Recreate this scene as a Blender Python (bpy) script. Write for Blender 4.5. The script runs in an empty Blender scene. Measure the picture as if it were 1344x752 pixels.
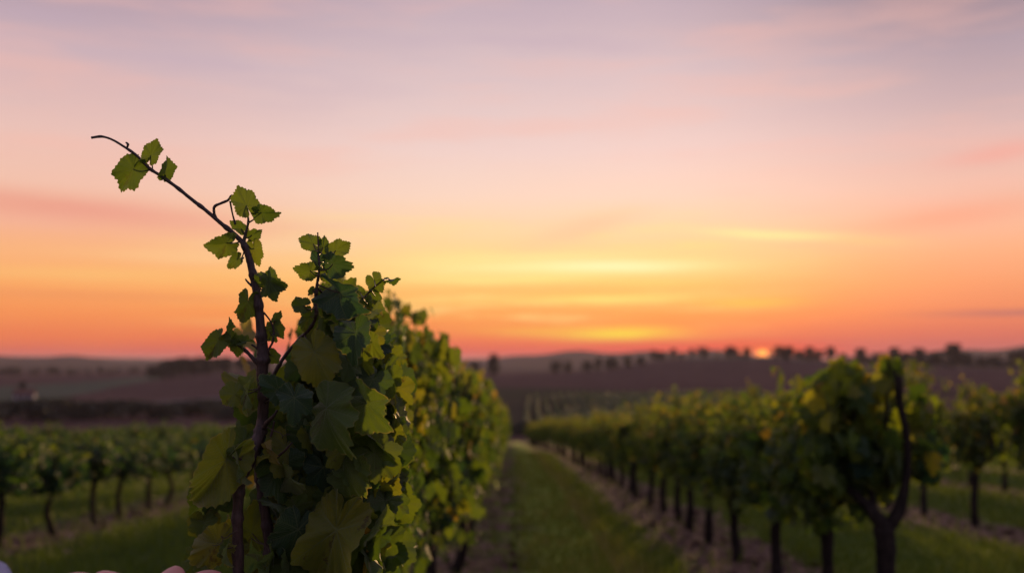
import bpy, bmesh, math, random
import numpy as np
from mathutils import Vector, Matrix
R = math.radians
rng = np.random.default_rng(7)
random.seed(7)
scn = bpy.context.scene
col = scn.collection

# ------------------------------------------------------------------ camera
FPX = 1307.0
EYE = Vector((0, 0, 1.1)); PITCH = math.atan(99 / FPX)
cd = bpy.data.cameras.new('camera'); cam = bpy.data.objects.new('camera', cd); col.objects.link(cam)
cam.location = EYE; cam.rotation_euler = (R(90) + PITCH, 0, 0)
cd.sensor_width = 36; cd.lens = 36 * FPX / 1344
cd.clip_start = 0.05; cd.clip_end = 40000
cd.dof.use_dof = True; cd.dof.focus_distance = 1.34; cd.dof.aperture_fstop = 3.1
scn.camera = cam
FW = Vector((0, math.cos(PITCH), math.sin(PITCH))); UP = Vector((0, -math.sin(PITCH), math.cos(PITCH))); RT = Vector((1, 0, 0))
def P(px, py, d): return EYE + (FW + RT * ((px - 672) / FPX) + UP * ((376 - py) / FPX)) * d
def az_of(px): return math.atan((px - 672) / FPX)

# ------------------------------------------------------------------ world, sun, exposure
SUN_AZ = az_of(1000); SUN_EL = R(0.55)
def lin(c):
    return tuple(((v / 255) / 12.92 if v / 255 <= .04045 else ((v / 255 + .055) / 1.055) ** 2.4) for v in c) + (1.0,)
class NT:
    def __init__(s, t): s.t = t
    def n(s, typ, **kw):
        o = s.t.nodes.new(typ)
        for k, v in kw.items(): setattr(o, k, v)
        return o
    def put(s, sock, v):
        if isinstance(v, bpy.types.NodeSocket): s.t.links.new(v, sock)
        elif v is not None: sock.default_value = v
    def m(s, op, a, b=None, c=None, clamp=False):
        o = s.n('ShaderNodeMath', operation=op); o.use_clamp = clamp
        for i, v in enumerate((a, b, c)):
            if v is not None: s.put(o.inputs[i], v)
        return o.outputs[0]
    def sm(s, v, a, b, lo=0.0, hi=1.0):
        o = s.n('ShaderNodeMapRange', interpolation_type='SMOOTHSTEP')
        s.put(o.inputs[0], v)
        for i, q in zip((1, 2, 3, 4), (a, b, lo, hi)): o.inputs[i].default_value = q
        return o.outputs[0]
    def mix(s, f, a, b, mode='MIX'):
        o = s.n('ShaderNodeMix', data_type='RGBA', blend_type=mode); o.clamp_factor = True
        s.put(o.inputs[0], f); s.put(o.inputs[6], a); s.put(o.inputs[7], b); return o.outputs[2]
    def ramp(s, v, stops, interp='LINEAR'):
        o = s.n('ShaderNodeValToRGB'); cr = o.color_ramp; cr.interpolation = interp
        while len(cr.elements) < len(stops): cr.elements.new(0.5)
        for e, (p, c) in zip(cr.elements, stops): e.position = p; e.color = c
        s.put(o.inputs[0], v); return o.outputs[0]
    def noise(s, vec, scale, detail=2, rough=.5):
        o = s.n('ShaderNodeTexNoise'); s.put(o.inputs['Vector'], vec)
        o.inputs['Scale'].default_value = scale; o.inputs['Detail'].default_value = detail; o.inputs['Roughness'].default_value = rough
        return o.outputs[0]
    def xyz(s, x, y, z):
        o = s.n('ShaderNodeCombineXYZ')
        for i, v in enumerate((x, y, z)): s.put(o.inputs[i], v)
        return o.outputs[0]
    def sep(s, v):
        o = s.n('ShaderNodeSeparateXYZ'); s.put(o.inputs[0], v); return o.outputs

w = bpy.data.worlds.new('World'); scn.world = w; w.use_nodes = True
w.node_tree.nodes.clear(); N = NT(w.node_tree)
tc = N.n('ShaderNodeTexCoord'); X, Y, Z = N.sep(tc.outputs['Generated'])
A = N.m('ARCTAN2', X, Y); E = N.m('ARCSINE', Z)
wv = N.noise(N.xyz(N.m('MULTIPLY', A, 3.0), N.m('MULTIPLY', E, 14.0), 0.3), 1.6, 4, .55)
wave = N.m('SUBTRACT', wv, .5)
E2 = N.m('ADD', E, N.m('MULTIPLY', wave, .018))
YS = [475, 462, 445, 415, 380, 345, 310, 260, 200, 100, 0]
Cc = [(222,84,80),(238,96,76),(250,128,76),(255,162,84),(255,194,110),(255,212,142),(253,215,168),(248,214,196),(238,208,203),(218,192,196),(190,168,182)]
Cl = [(208,90,84),(228,100,80),(244,124,76),(252,150,86),(254,172,104),(252,180,126),(246,178,146),(243,193,174),(234,192,184),(202,174,184),(164,142,162)]
Cr = [(182,92,98),(198,98,96),(220,112,94),(236,138,98),(243,158,114),(246,174,134),(244,184,154),(234,188,174),(214,182,182),(174,154,168),(122,106,126)]
def rp(cs): return N.ramp(N.m('MULTIPLY', E2, 2.0), [(max(0, (475 - y) / FPX * 2), lin(c)) for y, c in zip(YS, cs)])
sky = N.mix(N.sm(A, az_of(60), az_of(640)), rp(Cl), rp(Cc))
sky = N.mix(N.sm(A, az_of(820), az_of(1330)), sky, rp(Cr))
sky = N.mix(N.sm(E, .36, 1.3), sky, lin((168, 158, 186)))
# thin cloud streaks lit from below the horizon
st = N.noise(N.xyz(N.m('MULTIPLY', A, 2.2), N.m('MULTIPLY', E, 34.0), 1.7), 2.2, 6, .68)
stm = N.m('MULTIPLY', N.sm(st, .45, .68), N.m('MULTIPLY', N.sm(E, .015, .05), N.sm(E, .17, .11)))
sky = N.mix(N.m('MULTIPLY', stm, N.m('MULTIPLY', N.sm(A, az_of(100), az_of(600)), N.m('MULTIPLY', N.sm(A, az_of(1150), az_of(850)), .7))), sky, lin((255, 226, 140)))
st2 = N.noise(N.xyz(N.m('MULTIPLY', A, 1.6), N.m('MULTIPLY', E, 12.0), 5.1), 2.0, 5, .6)
sky = N.mix(N.m('MULTIPLY', N.m('MULTIPLY', N.sm(st2, .48, .7), N.sm(E, .08, .16)), .34), sky, lin((246, 186, 172)))
sky = N.mix(N.m('MULTIPLY', N.m('MULTIPLY', N.sm(st2, .52, .3), N.sm(E, .2, .3)), .35), sky, lin((186, 164, 186)))
E3 = N.m('ADD', E, N.m('MULTIPLY', wave, .008))
def blob(px, py, hw, hh, c, s, tilt=0.0, warp=True):
    global sky
    da = N.m('SUBTRACT', A, az_of(px)); e0 = (475 - py) / FPX
    de = N.m('SUBTRACT', N.m('SUBTRACT', E3 if warp else E, e0), N.m('MULTIPLY', da, tilt))
    q = N.m('ADD', N.m('POWER', N.m('ABSOLUTE', N.m('DIVIDE', da, hw / FPX)), 2.0), N.m('POWER', N.m('ABSOLUTE', N.m('DIVIDE', de, hh / FPX)), 2.0))
    f = N.m('MULTIPLY', N.m('EXPONENT', N.m('MULTIPLY', q, -1.0)), s)
    if warp: f = N.m('MULTIPLY', f, N.sm(st, .25, .55, .6, 1.0))
    sky = N.mix(f, sky, lin(c))
blob(760, 352, 170, 11, (255, 244, 165), 1.0)
blob(700, 338, 130, 5, (255, 238, 160), .7, .03)
blob(690, 368, 150, 5, (255, 236, 140), .6)
blob(860, 372, 90, 5, (255, 214, 120), .6)
blob(560, 395, 120, 5, (255, 214, 120), .5)
blob(250, 345, 120, 8, (255, 206, 150), .5)
blob(420, 318, 120, 12, (253, 214, 170), .5, .1)
blob(800, 350, 95, 6, (255, 252, 195), .85)
blob(660, 352, 80, 4, (255, 248, 180), .6)
blob(790, 392, 60, 3, (255, 240, 150), .6)
blob(600, 345, 110, 22, (255, 232, 150), .5)
blob(790, 392, 110, 6, (255, 226, 120), .7)
blob(1024, 314, 88, 6, (255, 232, 160), 1.0, -.06)
blob(1000, 312, 60, 4, (255, 236, 165), .9, -.06)
blob(1140, 327, 50, 5, (255, 205, 140), .6, -.06)
blob(985, 399, 60, 6, (255, 200, 90), .8)
blob(812, 437, 75, 9, (255, 222, 70), 1.0)
blob(700, 434, 80, 6, (255, 200, 80), .6)
blob(770, 300, 70, 14, (246, 196, 160), .6, .25)
blob(60, 290, 230, 16, (234, 150, 134), .75, -.05)
blob(120, 395, 260, 6, (240, 150, 96), .5)
blob(130, 370, 180, 9, (255, 196, 118), .6)
blob(1320, 230, 60, 12, (240, 165, 155), .7, .1)
blob(1250, 300, 120, 16, (244, 160, 134), .6, .08)
blob(1330, 417, 90, 4, (170, 108, 112), .8)
blob(1200, 455, 160, 12, (206, 104, 100), .5)
blob(900, 462, 210, 9, (238, 74, 58), .8)
blob(1000, 464, 80, 13, (252, 76, 40), .95, 0, False)
blob(950, 464, 110, 7, (252, 84, 42), .8, 0, False)
blob(1000, 465, 30, 11, (255, 120, 40), .9, 0, False)
# the setting disc
da = N.m('SUBTRACT', A, SUN_AZ); de = N.m('SUBTRACT', E, (475 - 465) / FPX)
dist = N.m('SQRT', N.m('ADD', N.m('MULTIPLY', da, da), N.m('MULTIPLY', N.m('MULTIPLY', de, de), 1.6)))
sky = N.mix(N.sm(dist, 9.5 / FPX, 4 / FPX), sky, (3.0, .85, .06, 1))
# the east, behind the photographer, is already dusk
back = N.mix(N.sm(E, .0, .5), lin((152, 130, 150)), lin((150, 144, 172)))
sky = N.mix(N.sm(N.m('ABSOLUTE', A), .62, 1.9), sky, back)
nis = N.n('ShaderNodeTexSky', sky_type='NISHITA'); nis.sun_disc = False
nis.sun_elevation = SUN_EL; nis.sun_rotation = SUN_AZ; nis.air_density = 1.5; nis.dust_density = 3
b1 = N.n('ShaderNodeBackground'); N.put(b1.inputs[0], sky); b1.inputs[1].default_value = 0.96
b2 = N.n('ShaderNodeBackground'); N.put(b2.inputs[0], nis.outputs[0]); b2.inputs[1].default_value = 0.05
ad = N.n('ShaderNodeAddShader'); N.put(ad.inputs[0], b1.outputs[0]); N.put(ad.inputs[1], b2.outputs[0])
wo = N.n('ShaderNodeOutputWorld'); N.put(wo.inputs[0], ad.outputs[0])

sl = bpy.data.lights.new('sun', 'SUN'); so = bpy.data.objects.new('sun', sl); col.objects.link(so)
sl.energy = 3.4; sl.angle = R(1.5); sl.color = (1, .60, .26)
sd = Vector((math.sin(SUN_AZ) * math.cos(R(3.2)), math.cos(SUN_AZ) * math.cos(R(3.2)), math.sin(R(3.2))))
so.rotation_euler = sd.to_track_quat('Z', 'Y').to_euler(); so.location = (0, 0, 20)
scn.view_settings.view_transform = 'Standard'; scn.view_settings.look = 'None'
scn.view_settings.exposure = 0; scn.view_settings.gamma = 1; scn.view_settings.use_curve_mapping = False
scn.cycles.max_bounces = 8; scn.cycles.transmission_bounces = 6; scn.cycles.diffuse_bounces = 4
scn.cycles.volume_bounces = 0; scn.cycles.use_denoising = True

# ------------------------------------------------------------------ helpers
def mesh(name, V, F, mat=None, attr=None, smooth=True):
    me = bpy.data.meshes.new(name)
    V = np.asarray(V, dtype=np.float32)
    me.from_pydata(V.tolist() if len(V) else [], [], F if isinstance(F, list) else F.tolist())
    if mat: me.materials.append(mat)
    if smooth: me.polygons.foreach_set('use_smooth', np.ones(len(me.polygons), dtype=bool))
    if attr is not None:
        a = me.attributes.new('leaf', 'FLOAT_VECTOR', 'POINT'); a.data.foreach_set('vector', np.asarray(attr, dtype=np.float32).ravel())
    me.update(); return me
def link(name, me, parent=None, loc=(0, 0, 0)):
    o = bpy.data.objects.new(name, me); col.objects.link(o); o.location = loc
    if parent: o.parent = parent
    return o
def tag(o, label=None, cat=None, group=None, kind=None):
    for k, v in (('label', label), ('category', cat), ('group', group), ('kind', kind)):
        if v: o[k] = v
    return o
def empty(name, loc, rz=0):
    o = bpy.data.objects.new(name, None); col.objects.link(o); o.location = loc; o.rotation_euler = (0, 0, rz); o.empty_display_size = .2
    return o
def copy_tree(o, parent=None):
    c = o.copy(); col.objects.link(c); c.parent = parent
    for ch in list(o.children): copy_tree(ch, c)
    return c
def smooth_path(pts, rad, sub=5):
    pts = [Vector(p) for p in pts]; out = []; ro = []
    n = len(pts)
    for i in range(n - 1):
        p0, p1, p2, p3 = pts[max(i - 1, 0)], pts[i], pts[i + 1], pts[min(i + 2, n - 1)]
        for k in range(sub):
            t = k / sub
            out.append(.5 * ((2 * p1) + (p2 - p0) * t + (2 * p0 - 5 * p1 + 4 * p2 - p3) * t * t + (3 * p1 - p0 - 3 * p2 + p3) * t ** 3))
            ro.append(rad[i] * (1 - t) + rad[i + 1] * t)
    out.append(pts[-1]); ro.append(rad[-1]); return out, ro
def tube(pts, rad, seg=8, jit=0.0, sub=5, rs=None):
    """tapered round tube, capped; returns V, F"""
    rs = rs or random
    pts, rad = smooth_path(pts, rad, sub)
    V = []; F = []; ref = Vector((.3, .9, .2)).normalized()
    for i, p in enumerate(pts):
        d = (pts[min(i + 1, len(pts) - 1)] - pts[max(i - 1, 0)]).normalized()
        a = d.cross(ref).normalized(); b = d.cross(a).normalized()
        for k in range(seg):
            th = 2 * math.pi * k / seg; r = rad[i] * (1 + jit * (rs.random() - .5))
            V.append(p + (a * math.cos(th) + b * math.sin(th)) * r)
    for i in range(len(pts) - 1):
        for k in range(seg):
            F.append([i * seg + k, i * seg + (k + 1) % seg, (i + 1) * seg + (k + 1) % seg, (i + 1) * seg + k])
    F.append(list(range(seg))[::-1]); F.append([(len(pts) - 1) * seg + k for k in range(seg)])
    return V, F
def join(parts):
    V = []; F = []
    for v, f in parts:
        o = len(V); V += [tuple(q) for q in v]; F += [[i + o for i in g] for g in f]
    return V, F

# ------------------------------------------------------------------ materials
def newmat(name):
    m = bpy.data.materials.new(name); m.use_nodes = True; m.node_tree.nodes.clear(); return m, NT(m.node_tree)
def principled(N, base, rough=.8, spec=.3, normal=None):
    p = N.n('ShaderNodeBsdfPrincipled'); N.put(p.inputs['Base Color'], base); N.put(p.inputs['Roughness'], rough)
    p.inputs['Specular IOR Level'].default_value = spec
    if normal is not None: N.put(p.inputs['Normal'], normal)
    return p.outputs[0]
def bump(N, h, strength=.5, dist=.01):
    b = N.n('ShaderNodeBump'); b.inputs['Strength'].default_value = strength; b.inputs['Distance'].default_value = dist; N.put(b.inputs['Height'], h); return b.outputs[0]
def out(N, sh, ds=None):
    o = N.n('ShaderNodeOutputMaterial'); N.put(o.inputs[0], sh)

def leaf_material(name, stops, trans, transfac=.45, veins=True, rough=.48, hairs=.18):
    m, N = newmat(name)
    at = N.n('ShaderNodeAttribute', attribute_name='leaf'); a, b, tint = N.sep(at.outputs['Vector'])
    tx = N.n('ShaderNodeTexCoord')
    nz = N.noise(tx.outputs['Object'], 60, 3, .6)
    tv = N.m('ADD', tint, N.m('MULTIPLY', N.m('SUBTRACT', nz, .5), .22))
    base = N.ramp(tv, stops); tcol = N.ramp(tv, trans)
    nrm = None
    if veins:
        ab = N.m('ABSOLUTE', b)
        wdt = N.m('MULTIPLY_ADD', a, -.010, .016)
        main = N.m('SUBTRACT', 1.0, N.m('DIVIDE', ab, wdt), clamp=True)
        ph = N.m('MULTIPLY', N.m('SUBTRACT', a, N.m('MULTIPLY', ab, 1.05)), 44.0)
        sec = N.m('MULTIPLY', N.m('POWER', N.m('ABSOLUTE', N.m('COSINE', ph)), 26.0), N.sm(ab, .22, .02))
        fine = N.n('ShaderNodeTexVoronoi', feature='DISTANCE_TO_EDGE'); N.put(fine.inputs['Vector'], N.xyz(a, b, tint)); fine.inputs['Scale'].default_value = 26
        fn = N.sm(fine.outputs[0], .06, .0)
        vein = N.m('MAXIMUM', main, N.m('MULTIPLY', sec, .55))
        base = N.mix(N.m('MULTIPLY', vein, .75), base, (.20, .24, .10, 1))
        tcol = N.mix(N.m('MULTIPLY', vein, .6), tcol, (.10, .13, .02, 1))
        tcol = N.mix(N.m('MULTIPLY', fn, .22), tcol, (.05, .07, .01, 1))
        h = N.m('ADD', N.m('MULTIPLY', vein, -1.0), N.m('ADD', N.m('MULTIPLY', nz, .7), N.m('MULTIPLY', fn, -.25)))
        nrm = bump(N, h, .55, .0016)
        rim = N.n('ShaderNodeAttribute', attribute_name='rim').outputs['Fac']; rim = N.m('MULTIPLY', N.m('POWER', rim, 3.0), N.sm(nz, .35, .6))
        spot = N.m('MULTIPLY', N.sm(N.noise(tx.outputs['Object'], 45, 4, .7), .60, .70), N.sm(tint, .25, .6)); tcol = N.mix(N.m('MULTIPLY', spot, .75), tcol, (.12, .05, .012, 1)); base = N.mix(N.m('MULTIPLY', spot, .6), base, (.07, .035, .015, 1))
        tcol = N.mix(N.m('MULTIPLY', rim, .8), tcol, (.75, .55, .16, 1)); base = N.mix(N.m('MULTIPLY', rim, .5), base, (.20, .18, .07, 1))
    geo = N.n('ShaderNodeNewGeometry')
    base = N.mix(N.m('MULTIPLY', geo.outputs['Backfacing'], .55), base, (.15, .16, .12, 1))
    p = N.n('ShaderNodeBsdfPrincipled'); N.put(p.inputs['Base Color'], base); p.inputs['Roughness'].default_value = rough
    p.inputs['Specular IOR Level'].default_value = .42 if veins else .3
    p.inputs['Sheen Weight'].default_value = hairs * 1.5; p.inputs['Sheen Roughness'].default_value = .4
    if nrm is not None: N.put(p.inputs['Normal'], nrm)
    t = N.n('ShaderNodeBsdfTranslucent'); N.put(t.inputs[0], tcol)
    mx = N.n('ShaderNodeMixShader'); mx.inputs[0].default_value = transfac
    N.put(mx.inputs[1], p.outputs[0]); N.put(mx.inputs[2], t.outputs[0]); out(N, mx.outputs[0]); return m
LS = [(0, (.016, .050, .034, 1)), (.3, (.048, .088, .020, 1)), (.6, (.092, .130, .014, 1)), (.85, (.16, .155, .016, 1)), (1, (.24, .15, .02, 1))]
LT = [(0, (.030, .095, .030, 1)), (.3, (.11, .20, .014, 1)), (.6, (.24, .32, .016, 1)), (.85, (.42, .40, .022, 1)), (1, (.65, .42, .03, 1))]
M_LEAF = leaf_material('vine_leaf_close', LS, LT)
M_LEAF2 = leaf_material('vine_leaf', LS, LT, veins=False, transfac=.5, rough=.6)
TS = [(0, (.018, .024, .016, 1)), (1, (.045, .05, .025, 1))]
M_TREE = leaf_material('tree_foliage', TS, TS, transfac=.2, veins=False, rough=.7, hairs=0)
def bark(name, c1, c2, scale, spec=.3, rough=.75, stretch=.12):
    m, N = newmat(name); tx = N.n('ShaderNodeTexCoord'); x, y, z = N.sep(tx.outputs['Object'])
    v = N.xyz(x, y, N.m('MULTIPLY', z, stretch)); nz = N.noise(v, scale, 5, .65); n2 = N.noise(tx.outputs['Object'], scale * .3, 3)
    c = N.mix(N.sm(nz, .35, .65), c1, c2); c = N.mix(N.m('MULTIPLY', n2, .4), c, c1)
    out(N, principled(N, c, rough, spec, bump(N, nz, .8, .004))); return m
M_CANE = bark('vine_cane_bark', (.030, .014, .014, 1), (.085, .045, .042, 1), 260, .5, .5)
M_SHOOT = bark('young_shoot', (.045, .030, .014, 1), (.075, .040, .022, 1), 200, .5, .45)
M_TRUNK = bark('vine_trunk_bark', (.014, .010, .009, 1), (.045, .033, .028, 1), 70, .2, .9)
M_WOOD = bark('tree_bark', (.02, .016, .013, 1), (.05, .04, .032, 1), 8, .2, .9)

# ------------------------------------------------------------------ terrain
RR = [60, 110, 160, 220, 300, 450, 600, 750, 1000, 1500]
TAB = {-500: [583,572,560,548,535,522,510,500,492,486], 0: [583,572,560,549,535,522,508,500,494,487], 170: [583,572,560,548,534,517,502,494,491,488],
       330: [583,572,560,546,530,505,490,487,490,489], 640: [583,573,563,548,525,505,497,493,491,488], 760: [583,573,562,546,519,503,494,487,488,488],
       900: [583,573,562,546,517,500,488,471,478,487], 1000: [583,573,562,545,517,500,487,469.5,477,487], 1070: [583,573,562,544,516,499,487,473,480,487], 1150: [583,573,562,543,515,498,488,480,485,487], 1344: [583,573,562,543,517,500,490,484,485,487], 1900: [583,573,562,545,520,503,493,487,487,488]}
PXS = sorted(TAB); AZS = np.array([az_of(p) for p in PXS])
GZ = np.array([[1.1 - (y - 475) * r * max(.75, math.cos(a)) / FPX for y, r in zip(TAB[p], RR)] for p, a in zip(PXS, AZS)])
FARP = [(-500, 475), (0, 474), (60, 474), (100, 471), (135, 470), (165, 474), (200, 478), (330, 476), (560, 474), (640, 473), (690, 470), (740, 467), (800, 464), (870, 463), (930, 466), (1000, 471), (1150, 473), (1220, 469), (1280, 462), (1320, 461), (1344, 459), (1500, 465), (1900, 472)]
FARA = np.array([az_of(p) for p, _ in FARP]); FARH = np.array([(475 - y) for _, y in FARP], float)
def sstep(a, b, x): t = np.clip((x - a) / (b - a), 0, 1); return t * t * (3 - 2 * t)
def height(x, y):
    x = np.asarray(x, float); y = np.asarray(y, float); r = np.hypot(x, y); a = np.arctan2(x, y)
    yc = np.clip(y, -60, 110)
    zn = -.052 * yc - .0002 * np.where(yc > 0, yc, 0) ** 2
    zn = zn + .03 * np.sin(x * 1.3 + 1) * np.sin(y * .45) * sstep(3, 12, r)
    lr = np.log(np.clip(r, 60, 1500)); zc = np.stack([np.interp(lr, np.log(RR), g) for g in GZ], 0)
    fi = np.interp(a, AZS, np.arange(len(AZS))); i0 = np.clip(np.floor(fi).astype(int), 0, len(AZS) - 2); t = fi - i0; t = t * t * (3 - 2 * t)
    zf = np.take_along_axis(zc, i0[None], 0)[0] * (1 - t) + np.take_along_axis(zc, i0[None] + 1, 0)[0] * t
    zf = np.where(np.abs(a) > 1.2, zf * .6 - 2, zf)
    fh = np.interp(a, FARA, FARH)
    zf = np.where(r > 1500, zf - (r - 1500) * .003, zf)
    ridge = np.exp(-((r - 3400) / 650.) ** 2) * (3400 * (fh + 6) / FPX + 12 + 6 * np.sin(a * 37) + 4 * np.sin(a * 91 + 2))
    ridge2 = np.exp(-((r - 6500) / 900.) ** 2) * (6500 * (4 + 2 * np.sin(a * 11 + .5)) / FPX + 30)
    zf = zf + ridge * sstep(1800, 2600, r) + ridge2
    wgt = sstep(60, 110, r)
    return zn * (1 - wgt) + zf * wgt
def hz(x, y): return float(height(np.array([x]), np.array([y]))[0])
def on_ground(px, r, sink=0.0):
    a = az_of(px); x, y = r * math.sin(a), r * math.cos(a); return Vector((x, y, hz(x, y) - sink))

azs = np.radians(np.concatenate([np.arange(-180, -40, 4.0), np.arange(-40, 40, .2), np.arange(40, 180, 4.0)]))
rads = np.concatenate([np.array([0.6]), np.geomspace(1.2, 9500, 330)])
na, nr = len(azs), len(rads)
AA, RG = np.meshgrid(azs, rads); GX = RG * np.sin(AA); GY = RG * np.cos(AA); GH = height(GX, GY)
GV = np.stack([GX, GY, GH], -1).reshape(-1, 3)
pxg = 672 + FPX * np.tan(np.clip(AA, -1.3, 1.3)); pxg = np.where(np.abs(AA) > 1.3, np.sign(AA) * 5000, pxg)
def zone(px, r):
    if r < 96: return 'ground'
    if r > 1500: return 'hills'
    if px > 560:
        if r < 118: return 'ploughed_field'
        if r < 292 + 10 * math.sin(px * .02) and 640 < px < 1010: return 'vineyard_slope'
        if 285 < r < 300 + 115 * max(0, 1 - (px - 640) / 260): return 'grass_slope'
        if r > 722 and px > 900: return 'meadow'
        return 'ploughed_field'
    lo = np.interp(px, [-500, 0, 120, 210], [330, 330, 470, 640]); hi = np.interp(px, [-500, 0, 120, 210], [620, 620, 640, 760])
    if px < 215 and lo < r < hi: return 'meadow'
    if 185 < px < 560 and 292 < r < 345: return 'stubble_field'
    if r < 130: return 'meadow'
    return 'ploughed_field'
faces = {}
for i in range(nr - 1):
    for j in range(na):
        j2 = (j + 1) % na
        z = zone(float(pxg[i, j]), float(rads[i]))
        faces.setdefault(z, []).append((i * na + j, i * na + j2, (i + 1) * na + j2, (i + 1) * na + j))
faces['ground'] += [tuple(range(na))[::-1]]

def field_mat(name, c1, c2, scale, furrow=0.0, fdir=0.0):
    m, N = newmat(name); tx = N.n('ShaderNodeTexCoord'); o = tx.outputs['Object']
    nz = N.noise(o, scale, 6, .65); n2 = N.noise(o, scale * .12, 3)
    c = N.mix(N.sm(nz, .3, .7), c1, c2); c = N.mix(N.m('MULTIPLY', N.sm(n2, .4, .6), .35), c, c1)
    if furrow:
        x, y, z = N.sep(o); u = N.m('ADD', N.m('MULTIPLY', x, math.cos(fdir)), N.m('MULTIPLY', y, math.sin(fdir)))
        f = N.m('SINE', N.m('MULTIPLY', u, furrow)); c = N.mix(N.sm(f, -.2, .8, 0, .35), c, c1)
    out(N, principled(N, c, 1.0, 0.0, bump(N, nz, .6, .3))); return m
def ground_material():
    m, N = newmat('grass_and_soil'); tx = N.n('ShaderNodeTexCoord'); o = tx.outputs['Object']; x, y, z = N.sep(o)
    n1 = N.noise(o, 1.1, 4, .6); n2 = N.noise(o, 9, 5, .7); n3 = N.noise(o, 60, 3, .7); n4 = N.noise(o, .9, 3, .6)
    grass = N.mix(N.sm(n1, .35, .65), (.045, .085, .016, 1), (.14, .18, .028, 1))
    grass = N.mix(N.m('MULTIPLY', N.sm(n2, .62, .8), .6), grass, (.10, .065, .045, 1)); grass = N.mix(N.m('MULTIPLY', N.sm(n2, .45, .75), .5), grass, (.19, .17, .05, 1))
    lane = N.m('MULTIPLY', N.sm(x, -.05, .2), N.sm(x, .95, .75)); grass = N.mix(N.m('MULTIPLY', lane, N.sm(n2, .3, .6, .35, .9)), grass, (.26, .32, .05, 1)); grass = N.mix(N.m('MULTIPLY', N.m('MULTIPLY', N.sm(x, .9, 1.02), N.sm(x, 1.45, 1.25)), .7), grass, (.022, .045, .014, 1))  # lane centre: tread wear plus painted-in light; wheel track darker beside it
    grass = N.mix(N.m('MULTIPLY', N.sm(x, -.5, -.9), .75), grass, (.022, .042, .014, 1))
    soil = N.mix(N.sm(n2, .3, .7), (.085, .050, .038, 1), (.19, .125, .10, 1))
    soil = N.mix(N.sm(n3, .55, .75), soil, (.24, .17, .13, 1))
    f = None
    for rx in ROWX:
        d = N.m('ABSOLUTE', N.m('SUBTRACT', x, rx)); dn = N.m('ADD', d, N.m('MULTIPLY', N.m('SUBTRACT', n1, .5), 1.6))
        dn = N.m('ADD', dn, N.m('MULTIPLY', N.m('SUBTRACT', n2, .5), .35))
        g = N.sm(dn, .66 if rx > -1 else .50, .30 if rx > -1 else .12); g = g if rx > 0 else N.m('MULTIPLY', g, N.sm(n4, .42, .60)); f = g if f is None else N.m('MAXIMUM', f, g)
    f = N.m('MULTIPLY', f, N.m('MULTIPLY', N.sm(y, 82, 70), N.sm(y, -40, -20)))
    # the worn strip of dry grass along the path
    dd = N.m('ABSOLUTE', N.m('SUBTRACT', x, N.m('ADD', .86, N.m('MULTIPLY', N.m('SUBTRACT', n1, .5), .15))))
    grass = N.mix(N.m('MULTIPLY', N.sm(dd, .13, .03), .7), grass, (.13, .105, .035, 1))
    c = N.mix(f, grass, soil); h = N.m('ADD', N.m('MULTIPLY', n2, .7), N.m('MULTIPLY', n3, .3))
    out(N, principled(N, c, .95, .1, bump(N, h, .8, .05))); return m
ROWX = [-13.0, -10.4, -7.8, -4.4, -.40, 1.74, 4.66, 7.5, 10.4]
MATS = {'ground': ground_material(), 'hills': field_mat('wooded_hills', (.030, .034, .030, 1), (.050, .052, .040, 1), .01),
        'ploughed_field': field_mat('ploughed_soil', (.078, .050, .046, 1), (.135, .088, .075, 1), .12, 1.4, .4),
        'grass_slope': field_mat('dry_grass', (.045, .045, .028, 1), (.075, .072, .045, 1), .06),
        'meadow': field_mat('pale_meadow', (.075, .088, .062, 1), (.13, .145, .10, 1), .06),
        'stubble_field': field_mat('stubble', (.13, .105, .10, 1), (.18, .15, .145, 1), .1),
        'vineyard_slope': field_mat('slope_soil', (.058, .052, .034, 1), (.088, .075, .05, 1), .2)}
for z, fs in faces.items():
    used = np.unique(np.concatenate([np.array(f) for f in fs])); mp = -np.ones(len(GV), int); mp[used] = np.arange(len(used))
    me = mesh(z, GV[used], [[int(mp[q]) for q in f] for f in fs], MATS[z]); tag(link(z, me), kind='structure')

# ------------------------------------------------------------------ vine leaves
def outline(theta, lobes, seed, teeth=1.0):
    """radius of a vine leaf outline at angle theta (0 = tip)"""
    rs = np.random.default_rng(seed)
    k = [0, 14, 30, 52, 78, 104, 130, 154, 172, 180]
    v = [1.0, .93, .84 - .20 * lobes, .93, .76 - .16 * lobes, .80, .70, .62, .42, .10]
    t = np.degrees(np.abs(theta)); v2 = np.array(v) * (1 + (rs.random(10) - .5) * .10); v3 = np.array(v) * (1 + (rs.random(10) - .5) * .10)
    v3[0] = v2[0]; v3[-1] = v2[-1]
    r = np.where(theta >= 0, np.interp(t, k, v2), np.interp(t, k, v3))
    per = 11.5
    ph = (t / per + .25) % 1.0; saw = np.where(ph < .65, ph / .65, (1 - ph) / .35)
    big = .6 + .4 * np.abs(np.sin(t / per * .5 * math.pi + .4))
    amp = (.5 + rs.random(40))[(np.floor(t / per + .25) + 18 * (theta < 0)).astype(int) % 40]
    return r * (1 + teeth * .11 * amp * (saw - .5) * big * np.clip((178 - t) / 20, 0, 1))
VA = np.radians([0, 52, -52, 108, -108, 150, -150])
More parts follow.
